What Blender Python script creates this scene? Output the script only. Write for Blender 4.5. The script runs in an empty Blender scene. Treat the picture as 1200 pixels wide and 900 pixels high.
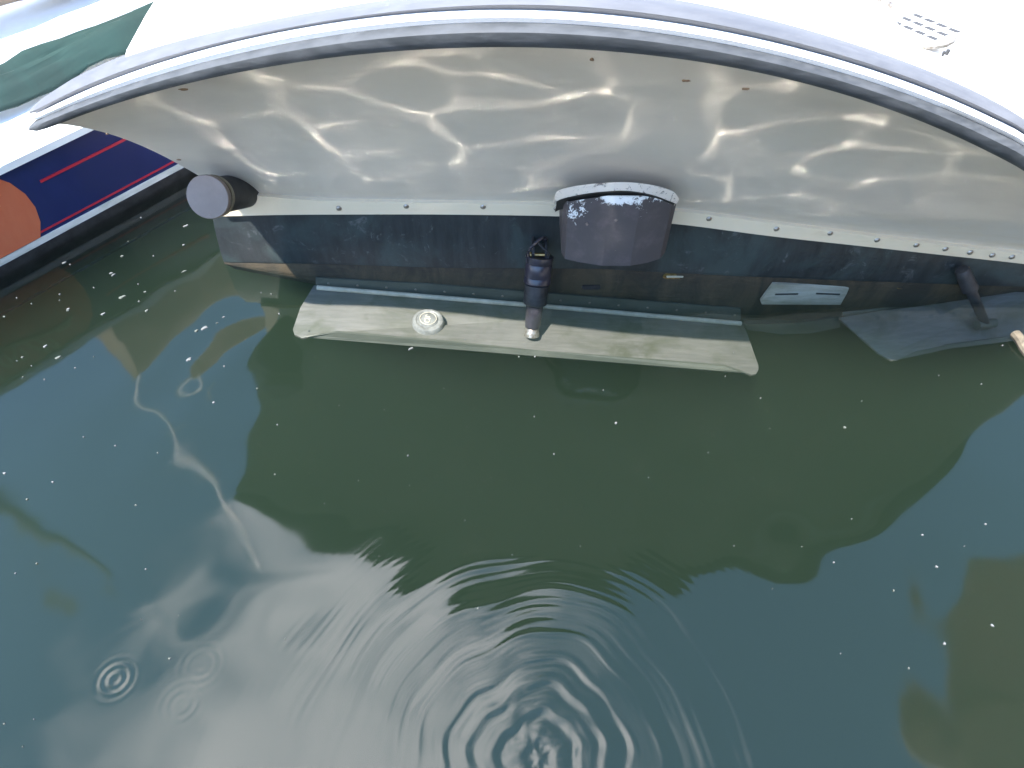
import bpy, bmesh, math, random
import numpy as np
from mathutils import Vector, Matrix, noise

S = bpy.context.scene
COL = S.collection
random.seed(7)
PI = math.pi

# ------------------------------------------------------------------ camera
CAM_H = 0.71
PITCH = math.radians(48.2)          # below the horizon
FPX = 800.0                         # focal length for a 1200 px wide frame
cam = bpy.data.objects.new('camera', bpy.data.cameras.new('camera'))
COL.objects.link(cam)
cam.location = (0, 0, CAM_H)
cam.rotation_euler = (PI / 2 - PITCH, 0, 0)
cam.data.sensor_width = 36
cam.data.lens = 36 * FPX / 1200
cam.data.clip_start = 0.01
cam.data.clip_end = 500
S.camera = cam

# ------------------------------------------------------------------ light
SUN_EL = math.radians(59)
TO_SUN = Vector((-0.60 * math.cos(SUN_EL), -0.80 * math.cos(SUN_EL), math.sin(SUN_EL))).normalized()
W = bpy.data.worlds.new('World')
S.world = W
W.use_nodes = True
nt = W.node_tree
nt.nodes.clear()


def N(t, kind, **kw):
    n = t.nodes.new(kind)
    for k, v in kw.items():
        setattr(n, k, v)
    return n


def math_node(t, op, a, b=None, c=None, clamp=False):
    n = N(t, 'ShaderNodeMath', operation=op, use_clamp=clamp)
    for i, v in enumerate((a, b, c)):
        if v is None:
            continue
        if isinstance(v, (int, float)):
            n.inputs[i].default_value = v
        else:
            t.links.new(v, n.inputs[i])
    return n.outputs[0]


def maprange(t, v, a, b, c=0.0, d=1.0, smooth=True):
    n = N(t, 'ShaderNodeMapRange')
    n.interpolation_type = 'SMOOTHSTEP' if smooth else 'LINEAR'
    t.links.new(v, n.inputs[0])
    for i, x in enumerate((a, b, c, d)):
        n.inputs[1 + i].default_value = x
    return n.outputs[0]


def mixc(t, f, a, b):
    n = N(t, 'ShaderNodeMix', data_type='RGBA')
    if isinstance(f, (int, float)):
        n.inputs[0].default_value = f
    else:
        t.links.new(f, n.inputs[0])
    for i, v in ((6, a), (7, b)):
        if isinstance(v, tuple):
            n.inputs[i].default_value = (v[0], v[1], v[2], 1)
        else:
            t.links.new(v, n.inputs[i])
    return n.outputs[2]


sky = N(nt, 'ShaderNodeTexSky', sky_type='NISHITA')
sky.sun_disc = False
sky.sun_elevation = SUN_EL
sky.sun_rotation = math.atan2(TO_SUN.x, TO_SUN.y)
sky.air_density = 1.6
sky.dust_density = 0.0
sky.ozone_density = 8.0
tc = N(nt, 'ShaderNodeTexCoord')
sep = N(nt, 'ShaderNodeSeparateXYZ')
nt.links.new(tc.outputs['Generated'], sep.inputs[0])
zz = math_node(nt, 'MAXIMUM', sep.outputs[2], 0.08)
px = math_node(nt, 'DIVIDE', sep.outputs[0], zz)
py = math_node(nt, 'DIVIDE', sep.outputs[1], zz)
cmb = N(nt, 'ShaderNodeCombineXYZ')
nt.links.new(px, cmb.inputs[0])
nt.links.new(py, cmb.inputs[1])
mp = N(nt, 'ShaderNodeMapping')
mp.inputs['Rotation'].default_value = (0, 0, math.radians(-38))
mp.inputs['Scale'].default_value = (0.9, 2.2, 1)
nt.links.new(cmb.outputs[0], mp.inputs[0])
n1 = N(nt, 'ShaderNodeTexNoise')
n1.inputs['Scale'].default_value = 2.6
n1.inputs['Detail'].default_value = 9
n1.inputs['Roughness'].default_value = 0.70
n1.inputs['Distortion'].default_value = 0.5
nt.links.new(mp.outputs[0], n1.inputs['Vector'])
# one large bank of cloud, nearly overhead
dx = math_node(nt, 'SUBTRACT', px, -0.24)
dy = math_node(nt, 'SUBTRACT', py, 0.22)
rot = math_node(nt, 'ADD', math_node(nt, 'MULTIPLY', dx, 0.85), math_node(nt, 'MULTIPLY', dy, -0.25))
rot2 = math_node(nt, 'ADD', math_node(nt, 'MULTIPLY', dx, 0.25), math_node(nt, 'MULTIPLY', dy, 0.6))
dd = math_node(nt, 'SQRT', math_node(nt, 'ADD', math_node(nt, 'MULTIPLY', rot, rot), math_node(nt, 'MULTIPLY', rot2, rot2)))
bank = maprange(nt, dd, 0.06, 0.56, 0.34, -0.27)
far = maprange(nt, dd, 1.2, 3.0, 0.0, 0.26)
cv = math_node(nt, 'ADD', math_node(nt, 'ADD', n1.outputs[0], bank), far)
cl = maprange(nt, cv, 0.42, 0.98)
skyc = N(nt, 'ShaderNodeVectorMath', operation='SCALE')
nt.links.new(sky.outputs[0], skyc.inputs[0])
skyc.inputs['Scale'].default_value = 0.15
hz = maprange(nt, sep.outputs[2], 0.62, 0.05)
base_ = mixc(nt, math_node(nt, 'MULTIPLY', hz, .85), skyc.outputs[0], (.62, .585, .53))
ccol = mixc(nt, cl, base_, (2.25, 2.18, 2.32))
bg = N(nt, 'ShaderNodeBackground')
nt.links.new(ccol, bg.inputs[0])
bg.inputs[1].default_value = 1.0
wo = N(nt, 'ShaderNodeOutputWorld')
nt.links.new(bg.outputs[0], wo.inputs[0])

sun = bpy.data.objects.new('sun', bpy.data.lights.new('sun', 'SUN'))
COL.objects.link(sun)
sun.data.energy = 3.5
sun.data.angle = math.radians(0.55)
sun.data.color = (1.0, 0.955, 0.88)
sun.rotation_euler = TO_SUN.to_track_quat('Z', 'Y').to_euler()
sun.location = (0, 0, 6)

S.view_settings.view_transform = 'Standard'
S.view_settings.look = 'None'
S.view_settings.gamma = 1
S.view_settings.exposure = 2.4
cy = S.cycles
cy.use_denoising = True
cy.use_adaptive_sampling = False
cy.blur_glossy = 0.05
cy.sample_clamp_indirect = 0
cy.caustics_reflective = True
cy.use_guiding = True              # finds the sunlight thrown up from the water
cy.use_surface_guiding = True
cy.use_volume_guiding = False
cy.guiding_training_samples = 128
cy.surface_guiding_probability = 0.5
cy.use_light_tree = False
W.cycles.sampling_method = 'NONE'
cy.max_bounces = 8
cy.diffuse_bounces = 4
cy.glossy_bounces = 4
cy.transparent_max_bounces = 16
cy.volume_bounces = 1

# ------------------------------------------------------------------ pixel to point helpers
FW = Vector((0, math.cos(PITCH), -math.sin(PITCH)))
UP = Vector((0, math.sin(PITCH), math.cos(PITCH)))
EYE = Vector((0, 0, CAM_H))


def ray(u, v):
    return Vector((1, 0, 0)) * ((u - 600) / FPX) + UP * (-(v - 450) / FPX) + FW


def atz(u, v, z=0.0):
    r = ray(u, v)
    return EYE + r * ((z - CAM_H) / r.z)


def aty(u, v, y):
    r = ray(u, v)
    return EYE + r * (y / r.y)


def interp(x, pts):
    if x <= pts[0][0]:
        return pts[0][1]
    for (a, b), (c, d) in zip(pts[:-1], pts[1:]):
        if x <= c:
            return b + (d - b) * (x - a) / (c - a)
    return pts[-1][1]


# ------------------------------------------------------------------ materials
def new_mat(name):
    m = bpy.data.materials.new(name)
    m.use_nodes = True
    t = m.node_tree
    return m, t, t.nodes['Principled BSDF']


def set_in(t, b, name, v):
    s = b.inputs[name]
    if hasattr(v, 'links') or isinstance(v, bpy.types.NodeSocket):
        t.links.new(v, s)
    elif isinstance(v, tuple):
        s.default_value = (v[0], v[1], v[2], 1)
    else:
        s.default_value = v


def tex(t, scale, detail=5, rough=0.6, stretch=(1, 1, 1), dist=0.0, kind='Object'):
    c = N(t, 'ShaderNodeTexCoord')
    m = N(t, 'ShaderNodeMapping')
    m.inputs['Scale'].default_value = stretch
    t.links.new(c.outputs[kind], m.inputs[0])
    n = N(t, 'ShaderNodeTexNoise')
    n.inputs['Scale'].default_value = scale
    n.inputs['Detail'].default_value = detail
    n.inputs['Roughness'].default_value = rough
    n.inputs['Distortion'].default_value = dist
    t.links.new(m.outputs[0], n.inputs['Vector'])
    return n.outputs[0]


def bump(t, b, h, strength, dist=0.002):
    n = N(t, 'ShaderNodeBump')
    n.inputs['Strength'].default_value = strength
    n.inputs['Distance'].default_value = dist
    t.links.new(h, n.inputs['Height'])
    t.links.new(n.outputs[0], b.inputs['Normal'])


def simple(name, c1, c2=None, rough=0.5, scale=20, metallic=0.0, lo=0.35, hi=0.7, bs=0.0, stretch=(1, 1, 1), detail=6, dist=0.0, coat=0.0, rvar=0.0):
    m, t, b = new_mat(name)
    n = tex(t, scale, detail, 0.65, stretch, dist)
    f = maprange(t, n, lo, hi)
    set_in(t, b, 'Base Color', mixc(t, f, c1, c2 or c1))
    if rvar:
        set_in(t, b, 'Roughness', math_node(t, 'MULTIPLY_ADD', f, rvar, rough, clamp=True))
    else:
        set_in(t, b, 'Roughness', rough)
    set_in(t, b, 'Metallic', metallic)
    if coat:
        set_in(t, b, 'Coat Weight', coat)
    if bs:
        bump(t, b, n, bs)
    return m


M = {}
M['gelcoat'] = simple('white_gelcoat', (.80, .79, .77), (.76, .755, .74), rough=.30, scale=6, coat=.3)
M['chine'] = simple('cream_strip', (.72, .61, .45), (.52, .38, .22), rough=.38, scale=9, lo=.56, hi=.86, stretch=(1, 1, 3))
M['rubber'] = simple('black_rubber', (.030, .034, .038), (.056, .061, .067), rough=.62, scale=30, bs=.15, stretch=(1, 4, 4), rvar=.25)
M['insert'] = simple('white_vinyl', (.80, .80, .80), (.72, .72, .74), rough=.35, scale=14)
M['lilac'] = simple('grey_vinyl', (.070, .073, .082), (.094, .098, .108), rough=.6, scale=18, bs=.08, stretch=(1, 4, 4), rvar=.2)
M['steel_dark'] = simple('dark_plastic', (.020, .018, .024), (.035, .03, .042), rough=.28, scale=60, bs=.1)
M['black'] = simple('matt_black', (.012, .012, .014), (.03, .03, .032), rough=.55, scale=50)
M['brass'] = simple('old_brass', (.42, .30, .12), (.16, .10, .05), rough=.35, scale=150, metallic=.9)
M['rivet'] = simple('rivet_metal', (.42, .40, .36), (.18, .13, .09), rough=.35, scale=200, metallic=.7)
M['capgrey'] = simple('grey_cap', (.175, .132, .108), (.21, .16, .135), rough=.5, scale=25, bs=.12)
M['ringtan'] = simple('tan_ring', (.22, .19, .13), (.12, .095, .06), rough=.5, scale=40)
M['greencloth'] = simple('green_canvas', (.002, .017, .0135), (.004, .027, .022), rough=.85, scale=8, bs=.4, dist=1.0)
M['tan'] = simple('tan_canvas', (.36, .27, .19), (.28, .21, .14), rough=.85, scale=7, bs=.4, dist=.8)
M['deckwhite'] = simple('white_deck', (.80, .80, .78), (.74, .74, .72), rough=.5, scale=12)
M['orange'] = simple('orange_paint', (.50, .125, .060), (.56, .17, .085), rough=.32, scale=12, stretch=(1, 1, .3), coat=.3)
M['red'] = simple('red_paint', (.42, .02, .04), rough=.35)
M['gold'] = simple('gold_paint', (.62, .48, .22), (.5, .38, .16), rough=.4, scale=80)
M['bootwhite'] = simple('boot_stripe_white', (.62, .62, .60), (.40, .42, .38), rough=.4, scale=14, stretch=(1, 1, 4))
M['alloy'] = simple('mast_alloy', (.92, .88, .82), (.82, .78, .72), rough=.38, scale=10, metallic=.85)
M['darkspar'] = simple('dark_spar', (.012, .011, .010), (.03, .027, .024), rough=.5, scale=10)
M['foam'] = simple('foam_fleck', (.12, .125, .12), (.08, .085, .08), rough=.7, scale=300)
M['foamdim'] = simple('dull_fleck', (.09, .10, .085), (.05, .06, .045), rough=.8, scale=300)
M['awning'] = simple('brown_awning', (.45, .31, .26), (.5, .35, .3), rough=.85, scale=6, bs=.3)
M['darkscreen'] = simple('brown_light_screen', (.07, .05, .04), (.09, .065, .05), rough=.9, scale=6, bs=.3)
M['beige'] = simple('beige_wall', (.85, .68, .54), (.8, .62, .5), rough=.8, scale=4)
M['wood'] = simple('grey_planks', (.52, .46, .38), (.42, .37, .30), rough=.8, scale=5, stretch=(1, 12, 1), bs=.4)
M['slot'] = simple('slot_dark', (.03, .03, .03), rough=.8)
M['rope'] = simple('cream_rope', (.15, .125, .09), (.08, .065, .05), rough=.8, scale=120, bs=.5)
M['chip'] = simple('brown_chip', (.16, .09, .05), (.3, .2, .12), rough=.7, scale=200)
M['ceramic'] = simple('far_hull', (.7, .7, .7), (.6, .6, .6), rough=.4)


# navy hull with faint scuffs
m, t, b = new_mat('navy_paint')
n_ = tex(t, 7, 8, .6, (1, 1, .35))
set_in(t, b, 'Base Color', mixc(t, maprange(t, n_, .45, .8), (.012, .018, .080), (.018, .027, .11)))
set_in(t, b, 'Roughness', .22)
set_in(t, b, 'Coat Weight', .4)
M['navy'] = m

# counter: aged white gelcoat with faint stains; yellowing streaks low down also paint in water reflections
m, t, b = new_mat('counter_gelcoat')
n_ = tex(t, 5, 8, .6, (1, 2.5, 2.5))
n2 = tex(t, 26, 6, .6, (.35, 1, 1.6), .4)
g = N(t, 'ShaderNodeTexCoord')
sx = N(t, 'ShaderNodeSeparateXYZ')
t.links.new(g.outputs['Object'], sx.inputs[0])
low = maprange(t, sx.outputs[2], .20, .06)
stain_reflection = math_node(t, 'MULTIPLY', low, maprange(t, n2, .38, .70))
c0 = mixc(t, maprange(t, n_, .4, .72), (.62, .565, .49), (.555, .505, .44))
set_in(t, b, 'Base Color', mixc(t, math_node(t, 'MULTIPLY', stain_reflection, .55), c0, (.56, .47, .33)))
set_in(t, b, 'Roughness', .30)
bump(t, b, tex(t, 9, 3, .5), .05, .004)
M['counter'] = m

# dark antifouled band of the transom: streaks, salt bloom, teal
m, t, b = new_mat('dark_antifouling')
st = tex(t, 60, 6, .7, (1, 1, .12))
pt = tex(t, 9, 8, .65, (1, 1, .8), .6)
sc = tex(t, 34, 9, .75, (1, 1, 1), .9)
c0 = mixc(t, maprange(t, st, .35, .7), (.013, .016, .018), (.026, .030, .032))
c1 = mixc(t, maprange(t, pt, .46, .66), c0, (.030, .044, .044))
c2 = mixc(t, math_node(t, 'MULTIPLY', maprange(t, sc, .56, .72), .45), c1, (.16, .17, .17))
set_in(t, b, 'Base Color', c2)
set_in(t, b, 'Roughness', math_node(t, 'MULTIPLY_ADD', pt, .4, .22))
bump(t, b, sc, .25, .002)
M['band'] = m

# submerged, slimy brown
m, t, b = new_mat('slimy_bottom_paint')
st = tex(t, 16, 8, .7, (1, 1, .5), .8)
s2 = tex(t, 90, 6, .7, (.3, 1, 1.2), 0)
c0 = mixc(t, maprange(t, st, .35, .68), (.030, .024, .017), (.085, .062, .036))
set_in(t, b, 'Base Color', mixc(t, math_node(t, 'MULTIPLY', maprange(t, s2, .6, .75), .5), c0, (.15, .13, .09)))
set_in(t, b, 'Roughness', .75)
bump(t, b, s2, .5, .003)
M['slime'] = m

# painted exhaust box, paint peeling to white along its top
m, t, b = new_mat('peeling_grey_paint')
g = N(t, 'ShaderNodeTexCoord')
sx = N(t, 'ShaderNodeSeparateXYZ')
t.links.new(g.outputs['Object'], sx.inputs[0])
pn = tex(t, 110, 8, .75, (1, 1, 1), 1.6)
bigp = tex(t, 22, 2, .5)
hgt = maprange(t, sx.outputs[2], .162, .196, -.24, .21, False)
pk = math_node(t, 'ADD', math_node(t, 'ADD', pn, hgt), math_node(t, 'MULTIPLY_ADD', bigp, 1.5, -.75))
top = math_node(t, 'SUBTRACT', 1, maprange(t, sx.outputs[2], .205, .209))
peel = math_node(t, 'MULTIPLY', math_node(t, 'MULTIPLY', maprange(t, pk, .585, .61), top), maprange(t, sx.outputs[2], .150, .152))
sp = tex(t, 45, 7, .7)
c0 = mixc(t, maprange(t, sp, .45, .75), (.062, .053, .055), (.095, .078, .080))
set_in(t, b, 'Base Color', mixc(t, peel, c0, (.74, .74, .73)))
set_in(t, b, 'Roughness', .55)
bump(t, b, math_node(t, 'MULTIPLY_ADD', peel, -1.0, math_node(t, 'MULTIPLY', sp, .4)), .6, .0015)
M['boxpaint'] = m

# flaking cream flange
m, t, b = new_mat('flaking_cream_paint')
pn = tex(t, 70, 9, .8, (1, 1, 1), 1.4)
c0 = mixc(t, maprange(t, pn, .555, .585), (.62, .56, .49), (.10, .085, .08))
set_in(t, b, 'Base Color', c0)
set_in(t, b, 'Roughness', .6)
bump(t, b, pn, .4, .001)
M['flake'] = m

# brushed stainless with lime and slime
m, t, b = new_mat('stained_stainless')
br = tex(t, 160, 6, .7, (.05, 1, 1))
st = tex(t, 11, 8, .65, (1, 1.3, 1), .7)
c0 = mixc(t, maprange(t, br, .35, .7), (.135, .13, .118), (.185, .178, .16))
set_in(t, b, 'Base Color', mixc(t, maprange(t, st, .42, .72), c0, (.085, .088, .062)))
set_in(t, b, 'Metallic', .25)
set_in(t, b, 'Roughness', .48)
bump(t, b, st, .15, .002)
M['stainless'] = m
M['hinge'] = simple('bright_hinge', (.62, .56, .44), (.42, .38, .29), rough=.4, scale=40, metallic=.1)
M['flange'] = simple('dull_flange', (.055, .06, .048), (.095, .098, .078), rough=.6, scale=30, stretch=(.3, 1, 1))
M['zinc'] = simple('bright_zinc', (.24, .24, .225), (.12, .12, .11), rough=.45, scale=60, metallic=.1, bs=.2)
M['anode'] = simple('worn_anode', (.42, .415, .36), (.22, .21, .15), rough=.7, scale=28, bs=.4, stretch=(.3, 1, 1.2))

# ---- water
m = bpy.data.materials.new('harbour_water')
m.use_nodes = True
t = m.node_tree
t.nodes.clear()
out = N(t, 'ShaderNodeOutputMaterial')
mx = N(t, 'ShaderNodeMixShader')
gl = N(t, 'ShaderNodeBsdfGlossy')
gl.inputs['Roughness'].default_value = 0.057
tr = N(t, 'ShaderNodeBsdfTransparent')
fr = N(t, 'ShaderNodeFresnel')
fr.inputs[0].default_value = 1.46      # above plain water, raised to strengthen reflections
ge = N(t, 'ShaderNodeNewGeometry')
fac = mixc(t, ge.outputs['Backfacing'], fr.outputs[0], (.03, .03, .03))
t.links.new(fac, mx.inputs[0])
t.links.new(tr.outputs[0], mx.inputs[1])
t.links.new(gl.outputs[0], mx.inputs[2])
t.links.new(mx.outputs[0], out.inputs['Surface'])
vs = N(t, 'ShaderNodeVolumeScatter')
vs.inputs['Color'].default_value = (.62, .98, .64, 1)
vs.inputs['Density'].default_value = 0.32
vs.inputs['Anisotropy'].default_value = 0.2
va = N(t, 'ShaderNodeVolumeAbsorption')
va.inputs['Color'].default_value = (.10, .20, .15, 1)
va.inputs['Density'].default_value = 2.6
ad = N(t, 'ShaderNodeAddShader')
t.links.new(vs.outputs[0], ad.inputs[0])
t.links.new(va.outputs[0], ad.inputs[1])
t.links.new(ad.outputs[0], out.inputs['Volume'])
M['water'] = m


# ------------------------------------------------------------------ object helpers
def tag(o, label=None, cat=None, group=None, kind=None):
    if label:
        o['label'] = label
    if cat:
        o['category'] = cat
    if group:
        o['group'] = group
    if kind:
        o['kind'] = kind
    return o


def empty(name, loc, label, cat, group=None):
    o = bpy.data.objects.new(name, None)
    COL.objects.link(o)
    o.location = loc
    o.empty_display_size = .05
    return tag(o, label, cat, group)


def link(name, me, mat, parent=None, smooth=True):
    if mat is not None:
        me.materials.append(M[mat])
    if smooth == True:
        me.shade_smooth()
    o = bpy.data.objects.new(name, me)
    COL.objects.link(o)
    if parent is not None:
        o.parent = parent
        # coordinates are written in world space: keep them there
        q = parent
        off = Vector((0, 0, 0))
        while q is not None:
            off += q.location
            q = q.parent
        o.location = -off
    return o


def from_bm(name, bm, mat, parent=None, smooth=True, sharp=35):
    bmesh.ops.recalc_face_normals(bm, faces=bm.faces)
    me = bpy.data.meshes.new(name)
    for f in bm.faces:
        f.smooth = bool(smooth)
    if smooth:
        a = math.radians(sharp)
        for e in bm.edges:
            if len(e.link_faces) == 2 and e.calc_face_angle(0) > a:
                e.smooth = False
    bm.to_mesh(me)
    bm.free()
    return link(name, me, mat, parent, smooth=None)


def loft(rows, close_u=False, close_v=False, caps=False):
    """rows: list of equally long lists of points"""
    bm = bmesh.new()
    vs_ = [[bm.verts.new(p) for p in r] for r in rows]
    nr, nc = len(rows), len(rows[0])
    for i in range(nr if close_u else nr - 1):
        for j in range(nc if close_v else nc - 1):
            a, b_, c, d = vs_[i][j], vs_[i][(j + 1) % nc], vs_[(i + 1) % nr][(j + 1) % nc], vs_[(i + 1) % nr][j]
            try:
                bm.faces.new((a, b_, c, d))
            except ValueError:
                pass
    if caps:
        bm.faces.new(vs_[0][::-1])
        bm.faces.new(vs_[-1])
    return bm


def slab(pts, d, bev=0.0):
    """closed plate: polygon pts extruded by vector d"""
    bm = bmesh.new()
    a = [bm.verts.new(p) for p in pts]
    b_ = [bm.verts.new(Vector(p) + Vector(d)) for p in pts]
    bm.faces.new(a)
    bm.faces.new(b_[::-1])
    n = len(pts)
    for i in range(n):
        bm.faces.new((a[i], b_[i], b_[(i + 1) % n], a[(i + 1) % n]))
    if bev:
        bmesh.ops.bevel(bm, geom=bm.edges[:], offset=bev, segments=2, affect='EDGES', profile=.6)
    return bm


def frame(axis):
    a = Vector(axis).normalized()
    h = Vector((0, 0, 1)) if abs(a.z) < .9 else Vector((1, 0, 0))
    x = a.cross(h).normalized()
    return a, x, a.cross(x).normalized()


def lathe(p, axis, prof, n=28, bm=None):
    """prof: list of (distance along axis, radius)"""
    a, x, y = frame(axis)
    p = Vector(p)
    bm = bm or bmesh.new()
    rings = []
    for d, r in prof:
        if r <= 1e-6:
            rings.append([bm.verts.new(p + a * d)])
        else:
            rings.append([bm.verts.new(p + a * d + (x * math.cos(2 * PI * k / n) + y * math.sin(2 * PI * k / n)) * r) for k in range(n)])
    for r0, r1 in zip(rings[:-1], rings[1:]):
        for k in range(n):
            k2 = (k + 1) % n
            if len(r0) == 1:
                bm.faces.new((r0[0], r1[k], r1[k2]))
            elif len(r1) == 1:
                bm.faces.new((r0[k], r1[0], r0[k2]))
            else:
                bm.faces.new((r0[k], r1[k], r1[k2], r0[k2]))
    return bm


def tube(pts, r, n=10, bm=None):
    bm = bm or bmesh.new()
    pts = [Vector(p) for p in pts]
    rings = []
    for i, p in enumerate(pts):
        d = (pts[min(i + 1, len(pts) - 1)] - pts[max(i - 1, 0)])
        a, x, y = frame(d)
        rr = r[i] if isinstance(r, (list, tuple)) else r
        rings.append([bm.verts.new(p + (x * math.cos(2 * PI * k / n) + y * math.sin(2 * PI * k / n)) * rr) for k in range(n)])
    for r0, r1 in zip(rings[:-1], rings[1:]):
        for k in range(n):
            bm.faces.new((r0[k], r1[k], r1[(k + 1) % n], r0[(k + 1) % n]))
    bm.faces.new(rings[0][::-1])
    bm.faces.new(rings[-1])
    return bm


def smooth_pts(pts, n):
    """Catmull-Rom resample"""
    pts = [Vector(p) for p in pts]
    P = [pts[0] * 2 - pts[1]] + pts + [pts[-1] * 2 - pts[-2]]
    res = []
    m_ = len(pts) - 1
    for i in range(n):
        s = i / (n - 1) * m_
        k = min(int(s), m_ - 1)
        f = s - k
        a, b_, c, d = P[k], P[k + 1], P[k + 2], P[k + 3]
        res.append(.5 * ((2 * b_) + (c - a) * f + (2 * a - 5 * b_ + 4 * c - d) * f * f + (3 * b_ - a - 3 * c + d) * f ** 3))
    return res


# ------------------------------------------------------------------ water surface
RC = atz(632, 888)                   # centre of the big ring pattern
def heights(X, Y):
    rng = np.random.default_rng(12)
    Z = np.zeros_like(X)
    spread = np.exp(-((X / 3.0) ** 2 + ((Y - .5) / 3.0) ** 2))
    def step(v, a, b_):
        q = np.clip((v - a) / (b_ - a), 0, 1)
        return q * q * (3 - 2 * q)
    # the water is liveliest in the trap between the hulls and calmer in the open
    calm = (.38 + .62 * step(Y, .20, .36)) * (1 - .86 * step(X, .38, .54)) * (1 - .75 * step(-X, .44, .58))
    for i in range(34):                                   # slow swell between the hulls
        L = rng.uniform(.068, .145)
        k = 2 * PI / L
        a = rng.uniform(0, 6.28)
        amp = 2.7 * (1 if L < .14 else .6) / (k * k) / 34 ** .5
        Z += amp * np.sin(k * (X * math.cos(a) + Y * math.sin(a)) + rng.uniform(0, 6.28)) * spread * calm
    for i in range(16):                                   # fine capillary texture
        L = rng.uniform(.025, .06)
        k = 2 * PI / L
        a = rng.uniform(0, 6.28)
        Z += 0.0030 / k / 4 * np.sin(k * (X * math.cos(a) + Y * math.sin(a)) + rng.uniform(0, 6.28)) * spread
    # rings spreading from one point
    dx, dy = X - RC.x, Y - RC.y
    r = np.hypot(dx, dy) + 1e-6
    th = np.arctan2(dy, dx)
    wob = .004 * np.sin(3 * th + 1) + .003 * np.sin(5 * th + 2 + 20 * r) + .0015 * np.sin(11 * th + 40 * r)
    wob = wob * np.minimum(1, r / .07)
    rr = r + wob
    mod = .62 + .38 * np.sin(2 * th + .6) * np.sin(7 * th + 9 * r)
    def ring(L, slope, r0, r1, ph=0.0):
        k = 2 * PI / L
        env = 1 / (1 + np.exp(-(rr - r0) / (.2 * L + .01))) * 1 / (1 + np.exp((rr - r1) / .035))
        return slope / k * np.sin(k * rr + ph) * env
    Z += ring(.0072, .030, .05, .26, 1.3) * (.12 + .88 * np.sin(3 * th + 2.2 + 6 * r) ** 2)
    Z += ring(.052, .060, .02, .24, 1.0) * (.6 + .4 * np.sin(3 * th + 1.2))
    Z += ring(.024, .290, .00, .06, 2.6) * mod
    Z += ring(.0125, .100, .00, .15, .4) * mod
    Z += ring(.0095, .034, .04, .26, .0) * (.5 + .5 * np.sin(4 * th + .5) ** 2)
    # small drop rings
    for (u, v, rad, sl) in ((135, 796, .017, .30), (213, 826, .021, .030), (236, 780, .024, .022)):
        c = atz(u, v)
        q = np.hypot(X - c.x, Y - c.y)
        Z += sl * .0082 / 6.28 * np.sin(q * 6.28 / .0082) * np.exp(-((q - rad * .55) / (rad * .5)) ** 2)
    return Z


def axis_grid(lo, hi, fine, far, step, lo2, hi2):
    core = np.arange(lo, hi + fine / 2, fine)
    core = np.concatenate([np.arange(lo2, lo - step / 2, step), core, np.arange(core[-1] + step, hi2, step)])
    lo = core[0]
    ext = []
    d, p = step, 0.0
    while p < far:
        d = min(d * 1.14, 3.0)
        p += d
        ext.append(p)
    ext = np.array(ext)
    return np.concatenate([lo - ext[::-1], core, core[-1] + ext])


gx = axis_grid(-.42, .42, .0016, 60, .0026, -.76, .80)
gy = axis_grid(.10, .42, .0016, 60, .0026, .10, .74)
X, Y = np.meshgrid(gx, gy)
Z = heights(X, Y)
nx, ny = len(gx), len(gy)
top = np.stack([X, Y, Z], -1).reshape(-1, 3)
idx = np.arange(nx * ny).reshape(ny, nx)
quads = np.stack([idx[:-1, :-1], idx[:-1, 1:], idx[1:, 1:], idx[1:, :-1]], -1).reshape(-1, 4)
# skirt and bottom close the body of water
rim = np.concatenate([idx[0, :-1], idx[:-1, -1], idx[-1, :0:-1], idx[:0:-1, 0]])
base = len(top)
bot = top[rim].copy()
bot[:, 2] = -3.0
cen = base + len(rim)
verts = np.concatenate([top, bot, [[0, 0, -3.0]]])
k = len(rim)
me = bpy.data.meshes.new('harbour_water')
sk = np.stack([rim, base + np.arange(k), base + (np.arange(k) + 1) % k, np.roll(rim, -1)], -1)
tri = np.stack([np.full(k, cen), base + (np.arange(k) + 1) % k, base + np.arange(k)], -1)
nq = len(quads) + len(sk)
me.vertices.add(len(verts))
me.vertices.foreach_set('co', verts.ravel())
loops = np.concatenate([quads.ravel(), sk.ravel(), tri.ravel()])
me.loops.add(len(loops))
me.loops.foreach_set('vertex_index', loops.astype(np.int32))
me.polygons.add(nq + k)
starts = np.concatenate([np.arange(nq) * 4, nq * 4 + np.arange(k) * 3])
me.polygons.foreach_set('loop_start', starts.astype(np.int32))
me.update(calc_edges=True)
me.validate()
water = link('harbour_water', me, 'water')
tag(water, kind='structure')

# harbour bed
bm = slab([(-60, -60, -2.9), (60, -60, -2.9), (60, 60, -2.9), (-60, 60, -2.9)], (0, 0, -.05))
M['mud'] = simple('harbour_mud', (.05, .06, .035), (.08, .08, .05), rough=.9, scale=2)
tag(from_bm('harbour_bed', bm, 'mud', smooth=False), kind='structure')

# ------------------------------------------------------------------ MOTOR BOAT
boat = empty('motor_boat', (.1, .9, 0), 'white motor boat stern with grey-lit overhanging counter and dark transom over the water', 'motor boat')

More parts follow.
